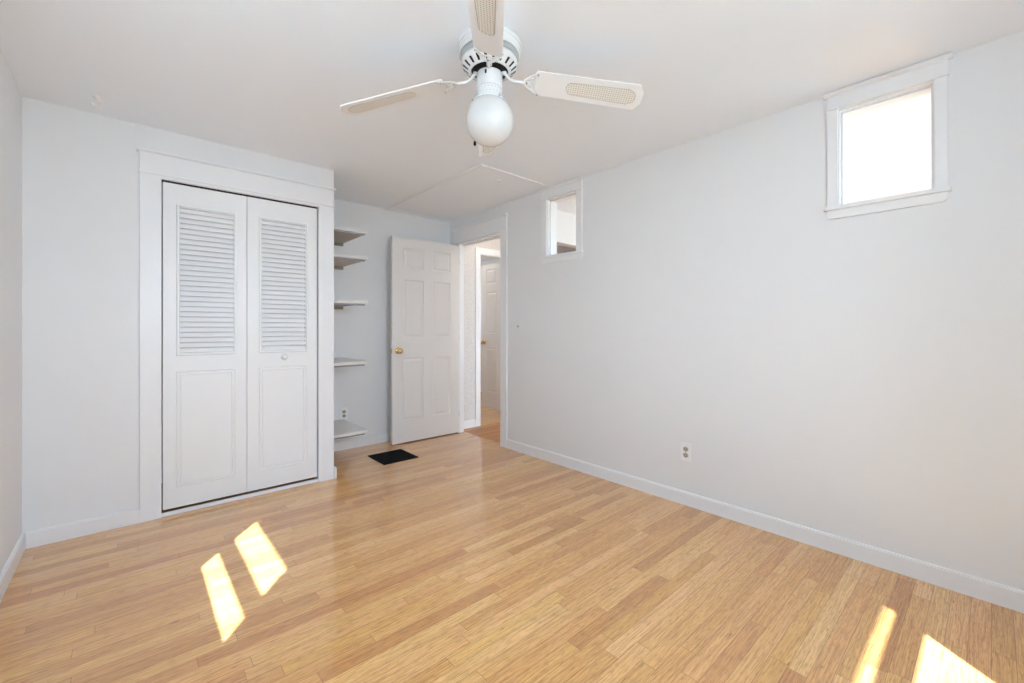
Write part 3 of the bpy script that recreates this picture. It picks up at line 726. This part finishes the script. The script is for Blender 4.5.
ft = m.build('light_fitter', FANWHITE, fan)
m = MB()
for row, (rr, zz, nn) in enumerate(((0.0553, 2.134, 24), (0.0553, 2.118, 24))):
    for k in range(nn):
        a = 2 * PI * (k + 0.5 * row) / nn; m.lathe([(0.0021, 0), (0.0021, 0.001), (0, 0.0012)], (FX + rr * math.cos(a), FY + rr * math.sin(a), zz), 6, 0 if abs(math.cos(a)) > 0.7 else 1, 1 if (math.cos(a) if abs(math.cos(a)) > 0.7 else math.sin(a)) > 0 else -1)
m.build('vent_holes', GREYBAND, ft)
for k in range(3):
    a = A0 + 0.62 - k * 2 * PI / 3; e = Vector((math.cos(a), math.sin(a), 0)); q = Vector((FX, FY, 2.096)) + e * 0.058
    m = MB(); m.tube([q, q + e * 0.013], 0.0022, 8); m.lathe([(0, -0.003), (0.004, -0.003), (0.004, 0.003), (0, 0.003)], q + e * 0.013, 10); m.build('thumb_screw', CHROME, ft)
# globe
m = MB(); prof = []
R, zc = 0.1005, 2.014
for k in range(3, 33):
    a = PI * k / 32; prof.append((R * math.sin(a) if k < 32 else 0, zc + R * 1.02 * math.cos(a)))
prof = [(0.045, 2.1235), (0.046, 2.112)] + [p for p in prof if p[1] < 2.106]
m.lathe(prof, FC, 64); tag(m.build('globe', OPAL, fan), 'frosted white glass globe')
# pull chains
def chain(dx, dy, ztop, zbot, fob, mat, nm='pull_chain'):
    m = MB(); z = ztop; q = Vector((FX + dx, FY + dy, 0))
    m.tube([q + Vector((0, 0, ztop)), q + Vector((0, 0, zbot))], 0.0009, 6)
    z = ztop
    while z > zbot:
        m.lathe([(0, 0.0016), (0.0014, 0.0008), (0.0014, -0.0008), (0, -0.0016)], q + Vector((0, 0, z)), 6); z -= 0.006
    ch = m.build(nm, FANWHITE, fan)
    if fob:
        m = MB(); m.lathe([(0, 0.012), (0.003, 0.011), (0.0055, 0.002), (0.006, -0.006), (0.004, -0.011), (0, -0.012)], q + Vector((0, 0, zbot - 0.010)), 16); tag(m.build('chain_fob', mat, ch), 'black chain fob')
# the chain hangs behind the globe as seen from the camera: only its black fob shows
bd = Vector((FX, FY, 0)).normalized(); sd = Vector((bd.y, -bd.x, 0))
o = bd * 0.085 - sd * 0.0655
chain(o.x, o.y, 2.168, 1.966, True, BLACK)
m = MB(); m.tube([(FX + bd.x * 0.05 - sd.x * 0.02, FY + bd.y * 0.05 - sd.y * 0.02, 2.172), (FX + o.x, FY + o.y, 2.168)], 0.002, 6); m.build('chain_guide', FANWHITE, fan)

# blades (azimuth, slope per metre, pitch)
RB0, RB1, WB0, WB1, ZB = 0.193, 0.626, 0.114, 0.124, 2.178
blade_defs = [(-0.700, -0.129, -0.334), (-0.668 + PI / 2, -0.091, -0.373), (-0.822 + PI, -0.206, -0.159), (-0.702 + 1.5 * PI, -0.117, -0.333)]
for A, slp, pit in blade_defs:
    e = Vector((math.cos(A), math.sin(A), 0)); t0 = Vector((-math.sin(A), math.cos(A), 0))
    def P(r, wv, dz=0.0):
        """r along the blade, wv across (towards +t), dz offset along the blade normal"""
        tv = t0 * math.cos(pit) + Vector((0, 0, math.sin(pit)))
        rv = (e + Vector((0, 0, slp))).normalized()
        nrm = rv.cross(tv).normalized()
        base = Vector((FX, FY, ZB)) + e * r + Vector((0, 0, (r - RB0) * slp))
        return base + tv * wv + nrm * dz
    def W(r): return (WB0 + (WB1 - WB0) * (r - RB0) / (RB1 - RB0)) / 2
    def slab(m, out, d0, d1, uvl=False, mi=0):
        B = [m.bm.verts.new(P(r, q, d0)) for r, q in out]; Tt = [m.bm.verts.new(P(r, q, d1)) for r, q in out]
        fb = m.bm.faces.new(B); ftp = m.bm.faces.new(Tt); n_ = len(out)
        for k in range(n_): m.bm.faces.new((B[k], B[(k + 1) % n_], Tt[(k + 1) % n_], Tt[k]))
        if uvl:
            L = m.bm.loops.layers.uv.verify()
            for f, vs in ((fb, B), (ftp, Tt)):
                for lp in f.loops:
                    k = vs.index(lp.vert); lp[L].uv = out[k]
    out = [(RB0, -W(RB0) * 0.90), (RB0 + 0.006, -W(RB0))]
    out += [(RB1, -W(RB1)), (RB1 + 0.022, -W(RB1) * 0.42), (RB1 + 0.022, W(RB1) * 0.42), (RB1, W(RB1))]
    out += [(RB0 + 0.006, W(RB0)), (RB0, W(RB0) * 0.90)]
    m = MB(); slab(m, out, -0.003, 0.003); bl = m.build('fan_blade', BLADE, fan)
    # cane inset (outline: rounded inner end, tapered outer end)
    r0, r1 = 0.325, 0.618; hw0, hw1 = 0.028, 0.036
    def inset_out(gr):
        o_ = []
        for k in range(7):
            a = PI / 2 + PI * k / 6; o_.append((r0 + 0.022 + (0.022 + gr) * math.cos(a), (hw0 + gr) * math.sin(a)))
        o_.append((r1 - 0.030, -(hw1 + gr)))
        for k in range(7):
            a = -PI / 2 + PI * k / 6; o_.append((r1 - 0.020 + (0.020 + gr) * math.cos(a), (hw1 * 0.80 + gr) * math.sin(a)))
        o_.append((r1 - 0.030, hw1 + gr))
        return o_
    m = MB(); slab(m, inset_out(0), -0.0042, 0.0042, True)
    m.build('cane_inset', CANE, bl)
    m = MB(); ro = inset_out(0.0007)
    for sd_ in (-1, 1):
        for k in range(0, len(ro)):
            a_, b_ = Vector(ro[k]), Vector(ro[(k + 1) % len(ro)]); L = (b_ - a_).length; nn = max(1, int(L / 0.009))
            for q in range(nn):
                u0 = a_ + (b_ - a_) * (q / nn); u1 = a_ + (b_ - a_) * ((q + 0.62) / nn)
                m.tube([P(u0[0], u0[1], sd_ * 0.0042), P(u1[0], u1[1], sd_ * 0.0042)], 0.0010, 5)
    m.build('stitching', CLEAT, bl)
    # blade iron: curved arm and crescent with scrolls, under the blade
    sgn = -1 if P(0.3, 0, 1).z > P(0.3, 0, -1).z else 1
    dn = sgn * 0.007
    m = MB()
    a0 = Vector((FX, FY, 2.221)) + e * 0.060
    tip = P(RB0 - 0.046, 0, dn)
    arm = [a0, a0 + e * 0.010 + Vector((0, 0, -0.012)), a0 + e * 0.022 + Vector((0, 0, -0.026)), a0 + e * 0.042 + Vector((0, 0, -0.038)), a0 + e * 0.062 + Vector((0, 0, -0.040)), tip]
    # smooth (Catmull-Rom)
    sm = []
    for k in range(len(arm) - 1):
        p0_, p1_, p2_, p3_ = arm[max(k - 1, 0)], arm[k], arm[k + 1], arm[min(k + 2, len(arm) - 1)]
        for q in range(5):
            t = q / 5; sm.append(0.5 * ((2 * p1_) + (p2_ - p0_) * t + (2 * p0_ - 5 * p1_ + 4 * p2_ - p3_) * t * t + (3 * p1_ - p0_ - 3 * p2_ + p3_) * t ** 3))
    sm.append(arm[-1])
    m.tube(sm, [0.0075] * 4 + [0.0062] * (len(sm) - 4), 10)
    m.lathe([(0, -0.010), (0.011, -0.008), (0.012, 0.004), (0, 0.006)], a0, 16)
    cres = []
    for k in range(17):
        q = -1 + 2 * k / 16; cres.append(P(RB0 - 0.046 + 0.064 * abs(q) ** 1.8, q * WB0 * 0.46, dn))
    m.tube(cres, [0.0045 + 0.0040 * (1 - abs(-1 + 2 * k / 16)) for k in range(17)], 8, flat=0.6)
    inner = []
    for k in range(13):
        q = -1 + 2 * k / 12; inner.append(P(RB0 - 0.010 + 0.020 * abs(q) ** 2.5 , q * WB0 * 0.40, dn))
    m.tube(inner, 0.0036, 8, flat=0.6)
    for q in (-1, 1):
        m.tube([P(RB0 - 0.042, q * 0.004, dn), P(RB0 - 0.030, q * 0.011, dn), P(RB0 - 0.010, q * 0.008, dn)], 0.0026, 8)
        m.tube([P(RB0 - 0.028, q * 0.026, dn), P(RB0 - 0.018, q * 0.019, dn), P(RB0 - 0.004, q * 0.024, dn)], 0.0024, 8)
    m.build('blade_bracket', FANWHITE, fan)
    for q in (-1, 0, 1):
        s0 = P(RB0 + (0.010 if q else -0.036), q * WB0 * 0.43, dn); s1 = P(RB0 + (0.010 if q else -0.036), q * WB0 * 0.43, dn + sgn * 0.006)
        m = MB(); m.tube([s0, s1], [0.0042, 0.0030], 10); m.build('screw', CHROME, bl)

# ---------------------------------------------------------------- fill lamps added out of view to light the hall and far room
def fill_lamp(x, y, name, label, mat):
    hl = empty(name, (x, y, ZC), label=label, cat='added fill lamp')
    m = MB(); m.lathe([(0, 0), (0.13, 0), (0.13, 0.02), (0, 0.02)], (x, y, ZC), 40, 2, -1); m.build('lamp_base', FANWHITE, hl)
    m = MB(); m.lathe([(0.125, 0.02), (0.12, 0.05), (0.09, 0.075), (0.04, 0.088), (0, 0.09)], (x, y, ZC), 40, 2, -1); m.build('lamp_shade', mat, hl)
fill_lamp(3.15, 3.50, 'hall_fill_lamp', 'unseen round lamp added to light the hall beyond the doorway', LAMP)
fill_lamp(3.25, 5.30, 'far_room_fill_lamp', 'unseen round lamp added to brighten the room past the hall', LAMP_BRIGHT)  # added to throw warm light on the far door leaf
